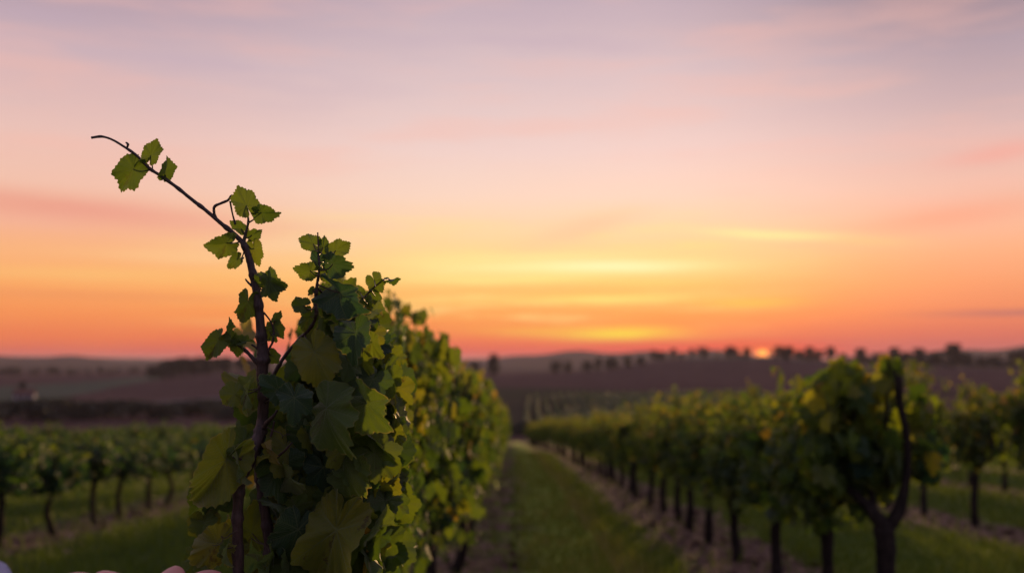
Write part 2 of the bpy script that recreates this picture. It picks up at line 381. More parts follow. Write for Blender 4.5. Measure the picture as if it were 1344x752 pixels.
def leaf_template(n, rings, lobes, seed, width, fold, droop, wav, cup=0.0, teeth=1.0):
    rs = np.random.default_rng(seed + 100)
    th = -math.pi + (np.arange(n) + .5) * 2 * math.pi / n
    r = outline(th, lobes, seed, teeth) * .74
    V = [[0, 0, 0]]; U = [[0, 0]]; p1, p2 = rs.random(2) * 6
    for q in rings:
        for a, ra in zip(th, r):
            rr = ra * q; x, y = rr * math.sin(a), rr * math.cos(a)
            dth = np.abs((VA - a + math.pi) % (2 * math.pi) - math.pi); j = dth.min()
            av, bv = rr * math.cos(j), rr * math.sin(j)
            z = fold * abs(x) * .9 - droop * (max(y, -.1) ** 2) * .8 + wav * q * q * (math.sin(3 * a + p1) * .6 + math.sin(5 * a + p2) * .4) * .13 + .13 * bv * (1 if q < 1 else .5) + wav * q ** 4 * .018 * (math.sin(11 * a + p2) + math.sin(17 * a + p1)) - cup * rr * rr
            z -= .25 * max(0, -y) ** 2
            V.append([x * width, y, z]); U.append([av, bv])
    F = [[0, 1 + (k + 1) % n, 1 + k] for k in range(n) if k != n - 1]
    for i in range(len(rings) - 1):
        o1, o2 = 1 + i * n, 1 + (i + 1) * n
        for k in range(n - 1): F.append([o1 + k, o1 + k + 1, o2 + k + 1, o2 + k])
    return np.array(V), F, np.array(U)
def frame(axis, nrm):
    ax = axis / np.linalg.norm(axis, axis=-1, keepdims=True)
    nn = nrm - ax * (nrm * ax).sum(-1, keepdims=True); nn /= np.linalg.norm(nn, axis=-1, keepdims=True) + 1e-9
    return np.stack([np.cross(ax, nn), ax, nn], -2)      # rows: x, y, z of the leaf
def cloud(pos, axis, nrm, size, tint, temps):
    """many leaves baked into one foliage mesh"""
    V = []; F = []; AT = []; off = 0; M = frame(axis, nrm)
    for i in range(len(pos)):
        tv, tf, tu = temps[i % len(temps)]
        V.append(pos[i] + (tv * size[i]) @ M[i]); AT.append(np.column_stack([tu, np.full(len(tu), tint[i])]))
        F += [[q + off for q in f] for f in tf]; off += len(tv)
    return np.concatenate(V), F, np.concatenate(AT)
LOD1 = [leaf_template(40, [.55, 1.0], .3 + .5 * (s % 2), s, .95, random.uniform(-.15, .35), random.uniform(.1, .5), 1.0) for s in range(6)]
LOD2 = [leaf_template(12, [1.0], .3, s, .95, random.uniform(-.1, .3), random.uniform(.1, .4), 1.0, teeth=0) for s in range(4)]

def canopy(n, rs, length, half, z0, z1, size, temps, tufts=4, clumps=16, ragged=.12, yellow=0.0):
    """leaves of one vine round its clumps and upright shoots; local x across the row, y along it"""
    cy = (np.arange(clumps) + .5) / clumps * length - length / 2 + rs.normal(0, .06, clumps)
    cx = rs.normal(0, half * .45, clumps); cz = z0 + (z1 - z0) * (.18 + .72 * rs.random(clumps))
    k = rs.integers(0, clumps, n); pos = np.stack([cx[k], cy[k], cz[k]], 1) + rs.normal(0, 1, (n, 3)) * np.array([half * .42, .13 if length > 1 else .10, .135 if length > 1 else .115])
    pos[:, 2] = np.clip(pos[:, 2], z0 - .10, None); pos[:, 0] = np.clip(pos[:, 0], -half * 1.35, half * 1.35); pos[:, 1] = np.clip(pos[:, 1], -length * .56, length * .56)
    over = pos[:, 2] > z1; pos[over, 2] = z1 - rs.random(over.sum()) * .2
    tp = []
    for t in range(tufts):
        ty = rs.uniform(-length / 2, length / 2); tx = rs.normal(0, half * .3); hh = rs.uniform(.6, 1.6) * ragged * 1.6; m = int(8 + hh * 60)
        u = rs.random(m); lean = rs.normal(0, .25, 2)
        tp.append(np.stack([tx + lean[0] * u * hh + rs.normal(0, .035, m), ty + lean[1] * u * hh + rs.normal(0, .035, m), z1 - .1 + u * (hh + .1)], 1))
    if tp: pos = np.concatenate([pos] + tp)
    n = len(pos); outw = np.stack([np.sign(pos[:, 0] + rs.normal(0, .08, n)), np.zeros(n), np.zeros(n)], 1)
    nrm = outw * .9 + rs.normal(0, .55, (n, 3)) + np.array([0, -.25, .35]); ax = rs.normal(0, .45, (n, 3)) + np.array([0, 0, -.8])
    sz = size * (0.55 + .75 * rs.random(n)); sz[pos[:, 2] > z1 - .02] *= .62
    tint = np.clip(yellow + .36 + rs.normal(0, .15, n) + .34 * sstep(z0 + .2, z1, pos[:, 2]) * rs.random(n) + (rs.random(n) > .96) * .4, 0, 1)  # upper leaves tinted brighter, painting sunlight onto the crown tops
    return cloud(pos, ax, nrm, sz, tint, temps)
def vine_trunk(rs, fork=.5, top=1.15, rad=.034):
    b = rs.normal(0, .03, 6); parts = []
    pts = [(0, 0, -.12), (b[0] * .4, b[1] * .4, 0), (b[2], b[3], fork * .5), (b[4] * .6, b[5] * .6, fork)]
    parts.append(tube(pts, [rad * 1.5, rad * 1.25, rad * .95, rad * 1.15], 9, .35, 5, random))
    for s in (-1, 1):
        e = (b[4] * .6 + rs.normal(0, .04), s * rs.uniform(.25, .42), fork + rs.uniform(.12, .22))
        parts.append(tube([pts[-1], (pts[-1][0], s * .12, fork + .07), e], [rad * .9, rad * .65, rad * .5], 7, .3, 4, random))
        for q in range(2):
            t = rs.uniform(.3, 1); p0 = Vector(pts[-1]).lerp(Vector(e), t)
            parts.append(tube([p0, p0 + Vector((rs.normal(0, .05), rs.normal(0, .05), .3)), p0 + Vector((rs.normal(0, .09), rs.normal(0, .09), top - p0.z))], [rad * .38, rad * .28, rad * .15], 6, .2, 3, random))
    return join(parts)

def make_vine(seed, n, temps, size=.095, length=1.15, half=.2, z0=.55, z1=1.28, rad=.034, **kw):
    rs = np.random.default_rng(seed); root = empty('grapevine', (0, 0, 0))
    v, f = vine_trunk(rs, fork=z0 - .02, top=z1 - .05, rad=rad); link('trunk', mesh('vine_trunk', v, f, M_TRUNK), root)
    v, f, a = canopy(n, rs, length, half, z0, z1, size, temps, **kw); link('foliage', mesh('vine_foliage', v, f, M_LEAF2, a), root)
    return root
ORD = ['first', 'second', 'third', 'fourth', 'fifth', 'sixth', 'seventh', 'eighth', 'ninth', 'tenth', 'eleventh', 'twelfth', 'thirteenth', 'fourteenth', 'fifteenth', 'sixteenth', 'seventeenth', 'eighteenth', 'nineteenth', 'twentieth']
wall_protos = [make_vine(20 + s, 1350, LOD1, .063, 1.15, .20, .46, 1.27, tufts=7, clumps=22, ragged=.05) for s in range(3)]
wall_far = [make_vine(30 + s, 1100, LOD2, .070, 1.15, .21, .46, 1.30, tufts=7, clumps=22, ragged=.07) for s in range(3)]
tree_protos = [make_vine(40 + s, 950, LOD2, .066, .60, .20, .62, 1.18, tufts=12, clumps=11, ragged=.15, yellow=.08) for s in range(4)]
shaded_green_protos = [make_vine(60 + s, 900, LOD2, .066, .70, .22, .74, 1.20, tufts=9, clumps=10, ragged=.10, yellow=-.24, rad=.027) for s in range(4)]  # left-row vines: leaf tint lowered to paint in their dimmer light
near_protos = [make_vine(50 + s, 1000, LOD1, .066, .60, .20, .60, 1.18, tufts=12, clumps=14, ragged=.13) for s in range(2)]
used = set()
def put_vine(protos, i, x, y, label, group, sc=1.0):
    p = protos[i % len(protos)]
    if p.name in used: o = copy_tree(p)
    else: o = p; used.add(p.name)
    o.location = (x, y, hz(x, y)); o.rotation_euler.z = (math.pi if (i // len(protos)) % 2 else 0) + random.uniform(-.06, .06)
    o.scale = (1, 1, sc); tag(o, label, 'grapevine', group); return o

def bend(y): return 1.74 - .85 * max(0, (y - 14) / 50) ** 1.6 if y > 14 else 1.74
# the leafy wall on the left of the path
ys = [2.75 + 1.1 * k for k in range(54)]
for i, y in enumerate(ys):
    far = y > 13
    lab = f'{ORD[i]} dark leafy grapevine behind the tall close-up vine' if i < 20 else 'small blurred grapevine in the far part of the leafy row left of the path'
    put_vine(wall_far if far else wall_protos, i, -.42 + random.uniform(-.03, .03), y, lab, 'vines in the leafy row left of the path', random.uniform(.96, 1.05) * float(np.interp(y, [2, 9, 14], [1.11, 1.09, 1.0]))).scale.x = (.62, .8)[i] if i < 2 else 1
# the row on the right of the path; its nearest vine is built by hand below
ys = [5.75, 6.75, 7.75, 8.8, 9.8, 10.7, 11.7] + [12.75 + 1.08 * k for k in range(44)]
for i, y in enumerate(ys):
    lab = f'{ORD[i]} vine behind the bare-caned one in the row right of the path' if i < 20 else 'small blurred grapevine at the far end of the row right of the path'
    put_vine(near_protos if y < 9 else tree_protos, i, bend(y) + random.uniform(-.04, .04), y, lab, 'vines in the row right of the path', float(np.interp(y, [5.7, 6.6, 9, 13, 22], [.84, .82, .86, .80, .78])) * random.uniform(.90, 1.12))
def side_row(x, y0, y1, step, where, group, sc=1.0):
    y = y0; i = 0
    while y < y1:
        lab = f'{ORD[i]} grapevine along {where}' if i < 20 else f'dim blurred grapevine at the far end of {where}'.replace(' from its near end', '')
        put_vine(shaded_green_protos if x < 0 else tree_protos, i + int(abs(x)), x + random.uniform(-.08, .08), y, lab, group, sc * random.uniform(.88, 1.1)); y += step * random.uniform(.85, 1.15); i += 1
# nearest left row: irregular gaps between trunks
for i, y in enumerate([6.4, 7.5, 8.7, 9.6, 10.6, 11.35, 12.15, 12.9, 13.9, 15.0, 16.1, 17.2]):
    put_vine(shaded_green_protos, i, -4.4 + random.uniform(-.05, .05), y, f'{ORD[i]} dark grapevine from the near end of the nearest row on the left', 'vines in the nearest row on the left', random.uniform(.62, .72))
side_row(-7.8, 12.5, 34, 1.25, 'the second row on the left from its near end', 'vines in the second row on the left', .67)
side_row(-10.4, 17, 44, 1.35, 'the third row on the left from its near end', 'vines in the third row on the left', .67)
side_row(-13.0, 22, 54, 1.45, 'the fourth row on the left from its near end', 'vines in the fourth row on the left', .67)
side_row(4.66, 7.9, 34, 1.15, 'the second row right of the path', 'vines in the second row on the right', 1.1)
side_row(7.5, 12.6, 40, 1.35, 'the third row right of the path', 'vines in the third row on the right', 1.05)
side_row(10.4, 17.5, 46, 1.5, 'the fourth row right of the path', 'vines in the fourth row on the right', 1.0)

# the vine with the long bare bent cane, nearest on the right
rs = np.random.default_rng(77)
D = 4.7
def G(px, py, d=D): return P(px, py, d)
gb = Vector((1.74, 4.68, hz(1.74, 4.68)))
gv = empty('grapevine', gb); tag(gv, 'forked old grapevine with one long bare bent cane, nearest in the right row', 'grapevine', 'vines in the row right of the path')
loc = lambda p: p - gb
root_p = [gb + Vector((0, 0, -.15)), gb + Vector((0, 0, .02)), G(1160, 790), G(1163, 745), G(1160, 690)]
parts = [tube([loc(p) for p in root_p], [.066, .054, .043, .041, .052], 12, .3)]
parts.append(tube([loc(p) for p in (G(1160, 692), G(1146, 672), G(1130, 655, D + .05), G(1112, 640, D + .1))], [.045, .030, .024, .018], 8, .3))
parts.append(tube([loc(p) for p in (G(1150, 680), G(1142, 640, D + .1), G(1130, 600, D + .12), G(1120, 540, D + .1))], [.02, .014, .012, .008], 7, .2))
v, f = join(parts); link('trunk', mesh('vine_trunk', v, f, M_TRUNK), gv)
v, f = join([tube([loc(p) for p in (G(1163, 694), G(1178, 672), G(1188, 636), G(1191, 600), G(1188, 560), G(1181, 528), G(1180, 500), G(1183, 496))], [.036, .030, .022, .018, .017, .018, .021, .016], 9, .2),
             tube([loc(p) for p in (G(1181, 510), G(1175, 492), G(1169, 482), G(1163, 470))], [.010, .008, .006, .004], 6)])
link('cane', mesh('vine_cane', v, f, M_TRUNK), gv)
v, f = tube([loc(p) for p in (G(1165, 640, D + .1), G(1163, 560, D + .1), G(1164, 500, D + .05), G(1167, 476, D))], [.012, .009, .007, .004], 6)
link('cane', mesh('vine_cane', v, f, M_TRUNK), gv)
pos = []
for (px, py, sx, sy, n) in [(1110, 560, 34, 42, 260), (1140, 610, 30, 34, 160), (1098, 510, 14, 20, 60), (1100, 487, 6, 7, 14), (1128, 520, 12, 14, 50), (1170, 480, 7, 5, 14), (1160, 505, 7, 14, 26), (1170, 590, 16, 30, 90), (1215, 600, 14, 26, 60), (1090, 620, 14, 20, 60), (1205, 545, 10, 20, 40), (1078, 560, 16, 34, 130), (1068, 605, 14, 18, 60), (1120, 500, 6, 16, 24), (1085, 505, 5, 14, 18)]:
    for _ in range(n): pos.append(loc(G(px + rs.normal() * sx * .6, py + rs.normal() * sy * .6, D + rs.normal() * .12 + .22)))
pos = np.array([tuple(p) for p in pos]); n = len(pos)
nrm = rs.normal(0, .6, (n, 3)) + np.array([0, -.6, .4]); ax = rs.normal(0, .5, (n, 3)) + np.array([0, 0, -.8])
v, f, a = cloud(pos, ax, nrm, .092 * (.55 + .7 * rs.random(n)), np.clip(.42 + rs.normal(0, .17, n) + .22 * (pos[:, 2] > 1.0), 0, 1), LOD1)  # leaves near the top get a brighter tint, light put into colour
link('foliage', mesh('vine_foliage', v, f, M_LEAF2, a), gv)

# ------------------------------------------------------------------ the close-up vine
hb = Vector((-.34, 1.36, hz(-.34, 1.36)))
hero = empty('grapevine', hb)
tag(hero, 'tall grapevine in sharp focus, its bare cane arching up against the sunset', 'grapevine', 'vines in the leafy row left of the path')
D0 = 1.34
def H(px, py, d=D0): return P(px, py, d) - hb
def cane(name, pts, rad, seg=10, jit=.12, knots=True, mat=None, parent=hero, sub=8):
    V, Rr = smooth_path([H(*p) for p in pts], [r * 1.15e-3 for r in rad], sub); V2 = []; seglen = 0; nxt = .03; last = V[0]; R2 = []
    for p, r in zip(V, Rr):
        seglen += (p - last).length; last = p
        k = 1 + (.28 * math.exp(-((seglen - nxt) / .004) ** 2) if knots else 0)
        if seglen > nxt + .008: nxt += random.uniform(.022, .05)
        R2.append(r * k)
    v, f = tube(V, R2, seg, jit, 1)
    return link(name, mesh(name, v, f, mat or M_CANE), parent)
_, _ = None, None
trunk = join([tube([(0.0, 0.02, -.1), (0.01, .01, .03), (.02, .0, .25), H(330, 900) , H(336, 800)], [.05, .042, .034, .030, .020], 12, .3),
              tube([H(336, 815), H(322, 775, 1.31), H(313, 752, 1.30)], [.014, .009, .0075], 10, .2),
              tube([H(338, 815), H(352, 780), H(350, 752)], [.014, .0115, .0105], 10, .2)])
link('trunk', mesh('vine_trunk', *trunk, M_TRUNK), hero)
c_main = cane('cane', [(313, 756, 1.30), (312, 709, 1.30), (312, 666, 1.30), (316, 630, 1.30), (327, 604, 1.31), (339, 576, 1.33), (344, 553), (346, 518), (344, 491), (345, 470), (343, 441), (340, 407), (336, 377), (330, 351), (324, 330), (318, 317)],
              [6.3, 6.0, 5.8, 6.4, 7.6, 7.0, 6.2, 6.2, 6.6, 7.0, 5.6, 5.2, 4.8, 4.4, 3.8, 3.2], 12, .14)
c_back = cane('cane', [(350, 756), (354, 728), (351, 693), (345, 654), (340, 615), (340, 585), (342, 560, 1.345)], [8.0, 6.5, 5.8, 5.4, 5.6, 6.0, 5.0], 12, .16)
c_top = cane('cane', [(319, 319), (306, 306), (291, 294), (270, 276), (253, 263), (232, 246), (211, 231), (196, 221), (179, 204), (160, 191), (146, 183), (133, 179.5), (120, 181)], [3.1, 2.7, 2.4, 2.2, 2.1, 2.0, 1.9, 1.7, 1.5, 1.4, 1.3, 1.3, 1.5], 10, .1)
c_up = cane('shoot', [(319, 320), (323, 305), (326, 292), (325, 280)], [2.6, 1.7, 1.3, .9], 8, .1, mat=M_SHOOT)
c_spur = cane('shoot', [(284, 287), (281, 279), (282, 271), (290, 267), (299, 263), (303, 258), (305, 256)], [1.6, 1.7, 1.9, 1.3, 1.4, 1.7, .9], 8, .2, mat=M_CANE)
c_spur2 = cane('shoot', [(302, 264), (305, 280), (309, 295)], [1.2, 1.0, 1.1], 8, .1, mat=M_CANE)
c_left = cane('shoot', [(342, 482), (331, 469), (321, 459), (308, 450), (294, 443)], [2.9, 2.3, 1.8, 1.3, .9], 8, .2, mat=M_CANE)
c_mid = cane('shoot', [(347, 472), (353, 458), (358, 448), (359, 432), (354, 420), (346, 410)], [2.1, 1.4, 1.3, 1.1, 1.0, 1.0], 8, .1, mat=M_CANE)
c_d = cane('shoot', [(352, 505, 1.37), (372, 470, 1.38), (392, 446, 1.38), (407, 431, 1.37), (415, 414, 1.36), (414, 396, 1.36), (416, 376, 1.36), (419, 353, 1.36), (418, 328, 1.37), (417, 305, 1.37)], [2.6, 2.2, 2.0, 2.0, 1.9, 1.9, 2.0, 1.5, 1.1, .8], 8, .2, mat=M_CANE)
c_e = cane('shoot', [(412, 470, 1.42), (440, 430, 1.44), (462, 405, 1.45), (478, 390, 1.46), (490, 378, 1.46), (505, 366, 1.46)], [2.4, 2, 1.6, 1.4, 1.2, .8], 8, .2, mat=M_SHOOT)
c_f = cane('shoot', [(350, 752, 1.36), (395, 660, 1.40), (430, 590, 1.42), (462, 520, 1.44), (470, 460, 1.44)], [4, 3.2, 2.6, 2.2, 1.5], 8, .2, mat=M_CANE)
for pts, rad in [([(344, 566), (350, 555, 1.32), (358, 547, 1.31), (364, 538, 1.31)], [3, 2.6, 2, 1.2]), ([(330, 604, 1.31), (318, 603, 1.29), (306, 600, 1.28)], [2.6, 1.6, 1.3]), ([(348, 585, 1.33), (356, 570, 1.33), (360, 553, 1.33)], [1.7, 1.5, 1.2]),
                 ([(362, 601, 1.31), (373, 592, 1.30), (383, 581, 1.29)], [1.7, 1.4, .9]), ([(342, 462), (336, 456), (330, 452)], [1.8, 1.4, 1.0]), ([(331, 376), (325, 370), (322, 366)], [1.5, 1.2, .8]), ([(166, 196), (168, 190), (165, 187)], [1.1, 1.6, .8])]:
    cane('spur', pts, rad, 7, .3, False)
def tendril(x, y, d, turns, rr, dx, dy):
    pts = []
    for i in range(26):
        t = i / 25; a = t * turns * 6.28; q = rr * max(0, t - .35) / .65
        pts.append(H(x + dx * t + q * math.cos(a), y + dy * t + q * math.sin(a), d - .01 * t))
    v, f = tube(pts, [.0008 - .0004 * i / 25 for i in range(26)], 6, 0, 1); link('tendril', mesh('tendril', v, f, M_SHOOT), hero)
tendril(343, 452, 1.33, 2.2, 5, 20, -14); tendril(350, 560, 1.31, 1.8, 6, 30, 16); tendril(331, 356, 1.33, 1.6, 4, 14, 12); tendril(313, 695, 1.29, 2.4, 6, -30, 16); tendril(330, 706, 1.30, 1.5, 7, 26, 18)
def leafm(tip, base, d, tipd, roll, width, lobes, fold, droop, wav, tint, seed, attach=None, cup=0, teeth=1.0):
    B = H(base[0], base[1], d); T = H(tip[0], tip[1], d + tipd); B = B.lerp(T, .22 if base[1] > 400 else .26); L = (T - B).length; width *= .82 if base[1] > 400 else .80; L *= .93 if base[1] > 400 else 1
    tv, tf, tu = leaf_template(150, [.16, .34, .52, .7, .86, .95, 1.0], lobes, seed, width, fold, droop, wav, cup, teeth)
    ax = np.array([tuple(T - B)]); toc = np.array([tuple((EYE - hb) - B)]); M = frame(ax, toc)[0]
    c, s = math.cos(roll), math.sin(roll); X0, Y0, Z0 = M; M = np.stack([X0 * c - Z0 * s, Y0, X0 * s + Z0 * c])
    V = (tv * (L / .74)) @ M; at = np.column_stack([tu, np.full(len(tu), tint)])
    # petiole
    pv = []; pf = []
    if attach:
        q = H(*attach) if len(attach) == 3 else H(attach[0], attach[1], D0); q = q - B; n0 = Vector(M[2]) * -.004
        mid = q * .5 + Vector((0, 0, -.003)) + n0
        pv, pf = tube([q, mid, Vector((0, 0, 0)) + n0 * .1], [.0013, .0009, .0008], 6, 0, 5)
    o = len(V); V2 = np.concatenate([V, np.array([tuple(p) for p in pv])]) if pv else V
    me = mesh('vine_leaf', V2, tf + [[i + o for i in g] for g in pf], M_LEAF, np.concatenate([at, np.tile([0.3, .3, tint], (len(pv), 1))]) if pv else at)
    rv = np.zeros(len(V2)); rv[1 + 5 * 150:1 + 6 * 150] = .25; rv[1 + 6 * 150:1 + 7 * 150] = 1
    ra = me.attributes.new('rim', 'FLOAT', 'POINT'); ra.data.foreach_set('value', rv.astype(np.float32))
    if pv:
        me.materials.append(M_SHOOT)
        for k in range(len(tf), len(me.polygons)): me.polygons[k].material_index = 1
    return me, B
# (cane, tip, base, depth, tip depth offset, roll, width, lobes, fold, droop, wave, tint, attach)
L = [
 (c_top, (155,252), (182,212), 1.34, .0, .3, .85, .1, .15, .2, 1, .38, (197,223)),
 (c_top, (206,183), (195,212), 1.34, .0, -.3, .85, .1, .1, .2, 1, .45, (200,226)),
 (c_top, (224,206), (214,234), 1.34, .0, .5, .75, .1, .2, .3, 1, .40, (212,232)),
 (c_up, (312,244), (328,279), 1.335, .0, .1, .92, .0, .05, .1, .6, .50, (326,286)),
 (c_up, (369,283), (334,278), 1.335, .01, .5, .82, .15, .15, .2, 1, .36, (327,292)),
 (c_top, (270,328), (307,316), 1.33, -.01, -.4, .95, .3, .2, .4, 1, .46, (317,317)),
 (c_up, (302,290), (322,304), 1.35, .0, .2, .7, .2, .1, .2, 1, .40, (322,305)),
 (c_up, (344,303), (326,311), 1.35, .0, .3, .9, .2, .1, .2, 1, .42, (322,312)),
 (c_main, (339,349), (332,318), 1.345, .0, .2, .72, .0, .05, .2, .5, .62, (325,322)),
 (c_main, (298,352), (316,337), 1.33, .0, .3, .85, .4, .2, .4, 1, .42, (321,328)),
 (c_main, (356,350), (354,374), 1.345, .0, .2, .72, .4, .1, .3, 1, .44, (338,378)),
 (c_main, (362,396), (350,360), 1.335, -.005, .3, .92, .8, .1, .3, 1.2, .36, (338,372)),
 (c_main, (318,424), (328,386), 1.335, .0, -.3, .85, .6, .1, .3, 1.2, .46, (336,382)),
 (c_main, (376,373), (352,376), 1.34, .0, -.3, .9, .6, .1, .3, 1.2, .38, (338,378)),
 (c_left, (307,418), (295,440), 1.335, .0, .8, .55, .1, .1, .4, 1, .32, (298,446)),
 (c_left, (267,474), (292,440), 1.33, -.005, .2, .72, .2, .12, .2, 1, .46, (300,447)),
 (c_left, (302,430), (304,452), 1.34, .0, .3, .85, .2, .2, .3, 1, .42, (306,450)),
 (c_left, (311,470), (313,443), 1.34, .0, .2, .75, .5, .2, .3, 1.2, .40, (314,454)),
 (c_left, (334,445), (313,450), 1.335, .0, -.7, .7, .6, .3, .3, 1.4, .33, (316,456)),
 (c_mid, (370,408), (359,423), 1.345, .0, .4, .75, .3, .1, .3, 1, .36, (358,430)),
 (c_mid, (373,444), (357,424), 1.345, .0, -.1, .85, .5, .1, .3, 1, .50, (358,434)),
 (c_mid, (362,451), (352,430), 1.35, .0, .2, .9, .4, .1, .3, 1, .50, (357,440)),
 (c_mid, (367,478), (354,462), 1.345, .0, .3, .95, .1, .15, .3, 1, .44, (352,463)),
 (c_d, (392,312), (418,323), 1.375, .0, .2, .9, .2, .1, .3, 1, .44, (418,330)),
 (c_d, (427,309), (423,331), 1.375, .0, .3, .7, .2, .1, .3, 1, .40, (418,335)),
 (c_d, (459,318), (434,333), 1.38, .0, -.2, .95, .3, .1, .3, 1, .52, (420,345)),
 (c_d, (410,328), (423,350), 1.365, .0, .3, .75, .1, .1, .3, .7, .08, (420,352)),
 (c_d, (461,352), (428,345), 1.355, -.01, .3, 1.0, .2, .15, .4, 1, .14, (421,355)),
 (c_d, (385,354), (415,356), 1.36, -.01, -.3, .95, .4, .1, .3, 1.2, .48, (419,362)),
 (c_d, (432,374), (424,353), 1.37, .0, .3, .8, .3, .1, .3, 1, .46, (418,362)),
 (c_d, (379,399), (403,402), 1.36, .0, .2, 1.0, .5, .1, .3, 1.2, .42, (414,404)),
 (c_d, (404,388), (412,378), 1.36, .0, .2, .7, .3, .1, .3, 1, .40, (415,385)),
 (c_d, (399,440), (409,408), 1.37, .0, .2, .85, .4, .1, .3, 1.2, .44, (415,412)),
 (c_d, (424,418), (434,383), 1.375, .0, -.1, 1.1, .3, .1, .3, 1, .40, (417,378)),
 (c_d, (447,428), (440,388), 1.38, .0, .1, 1.1, .2, .1, .3, 1, .30, (419,380)),
 (c_d, (477,411), (436,375), 1.34, -.05, .75, .72, .1, .35, .6, 1, .05, (418,374)),
 (c_e, (501,384), (488,362), 1.46, .0, .2, 1.05, .3, .1, .3, 1, .46, (492,376)),
 (c_e, (526,368), (507,366), 1.46, .0, 1.0, .7, .1, .4, .4, 1, .34, (503,368)),
 (c_e, (463,375), (476,386), 1.46, .0, .3, .8, .2, .1, .3, 1, .44, (480,389)),
 (c_e, (499,400), (490,383), 1.46, .0, .3, .8, .4, .1, .3, 1, .40, (487,381)),
 (c_e, (491,415), (480,392), 1.44, .0, .4, .85, .3, .2, .3, 1, .45, (476,392)),
 (c_f, (430,512), (408,448), 1.32, -.02, -.1, .88, .15, -.05, .3, .8, .66, (400,440,1.375)),
 (c_d, (464,475), (467,426), 1.33, -.035, .35, .90, .1, .3, .5, 1, .06, (440,420,1.4)),
 (c_f, (500,474), (485,442), 1.36, .0, .4, .75, .3, .2, .4, 1, .50, (470,450,1.44)),
 (c_f, (478,502), (476,466), 1.37, .0, .3, .95, .3, .1, .3, 1, .44, (466,480,1.44)),
 (c_f, (455,505), (448,455), 1.39, .0, .2, 1.0, .3, .1, .3, 1, .26, (440,460,1.42)),
 (c_main, (285,512), (314,519), 1.32, .0, .1, 1.25, .3, -.1, .2, 1, .55, (344,508)),
 (c_main, (318,547), (328,502), 1.31, .0, 1.25, .8, .3, .2, .3, 1, .50, (343,500)),
 (c_main, (331,541), (336,506), 1.35, .0, .1, .95, .3, .1, .3, 1, .48, (345,510)),
 (c_main, (338,494), (374,518), 1.29, -.01, -.3, .86, .3, .2, .3, 1, .03, (346,530)),
 (c_main, (387,560), (386,511), 1.275, -.02, -.2, 1.0, .85, .15, .3, 1, .03, (348,520)),
 (c_f, (442,594), (424,520), 1.30, -.055, .7, .95, .1, -.25, .5, 1.1, .36, (400,530,1.38)),
 (c_f, (508,566), (474,519), 1.33, -.05, .6, .88, .15, .4, .5, 1, .32, (455,530,1.43)),
 (c_f, (500,613), (482,560), 1.37, -.05, .9, .8, .1, .3, .5, 1, .34, (450,550,1.42)),
 (c_f, (472,650), (446,592), 1.34, -.05, .5, .9, .2, -.2, .4, 1, .38, (425,600,1.41)),
 (c_f, (524,594), (514,558), 1.42, .0, .2, .85, .4, .1, .3, 1, .56, (480,560,1.44)),
 (c_f, (486,545), (470,500), 1.40, .0, .2, 1.0, .3, .1, .3, 1, .40, (458,525,1.43)),
 (c_f, (415,620), (400,560), 1.35, .0, .8, .8, .3, .3, .3, 1, .12, (400,575,1.38)),
 (c_main, (255,674), (308,584), 1.29, -.02, -.15, .70, .1, .25, .25, 1.2, .60, (338,566)),
 (c_main, (316,640), (312,592), 1.28, .0, 1.3, .8, .2, .3, .5, 1.2, .45, (338,572)),
 (c_main, (311,560), (336,580), 1.36, .0, .2, 1.1, .3, .1, .2, 1, .44, (341,570)),
 (c_main, (318,628), (336,590), 1.37, .0, .2, 1.0, .3, .1, .2, 1, .46, (340,575)),
 (c_main, (362,612), (355,583), 1.31, -.02, 1.0, .4, .1, .3, .6, 1, .86, (346,590)),
 (c_main, (332,606), (354,600), 1.30, .0, .9, .4, .1, .3, .4, 1, .74, (350,598)),
 (c_back, (378,668), (362,598), 1.33, .0, -.2, .95, .7, .15, .3, 1.2, .10, (342,600)),
 (c_back, (414,610), (372,612), 1.40, .0, .2, 1.0, .3, .1, .3, 1, .46, (345,620)),
 (c_back, (400,560), (372,590), 1.41, .0, .2, 1.1, .3, .1, .3, 1, .50, (345,600)),
 (c_back, (375,745), (396,680), 1.32, .0, -.3, 1.15, .6, .1, .3, 1, .04, (354,690)),
 (c_back, (420,668), (388,690), 1.34, .0, .4, .9, .5, .1, .3, 1, .08, (354,700)),
 (c_f, (412,790), (450,668), 1.315, -.01, .25, .68, .15, .1, .2, 1.2, .70, (400,650,1.39)),
 (c_f, (405,660), (425,612), 1.39, .0, .2, 1.0, .3, .1, .3, 1, .36, (415,625,1.41)),
 (c_main, (246,744), (296,704), 1.30, .0, .0, .85, .3, -.1, .2, 1.3, .74, (312,704,1.30)),
 (c_main, (292,745), (300,712), 1.285, .0, 1.25, .5, .2, .3, .5, 1, .40, (310,708,1.3)),
 (c_main, (280,695), (312,728), 1.36, .0, .2, 1.0, .3, .1, .3, 1, .70, (312,730,1.3)),
 (c_back, (335,655), (330,712), 1.38, .0, .1, .95, .3, .1, .2, 1, .55, (348,715)),
 (c_back, (350,735), (330,752), 1.31, .0, .7, .5, .1, .3, .5, 1, .72, (342,752)),
 (c_back, (330,722), (345,745), 1.30, .0, 1.2, .6, .1, .3, .5, 1, .60, (348,750)),
 (c_f, (500,716), (472,690), 1.37, .0, .5, .7, .3, .4, .4, 1.3, .90, (450,680,1.4)),
 (c_f, (470,772), (478,722), 1.36, .0, .4, .6, .3, .3, .3, 1.2, .93, (455,700,1.4)),
 (c_f, (455,640), (462,600), 1.40, .0, .1, 1.1, .3, .1, .3, 1, .34, (440,610,1.42)),
]
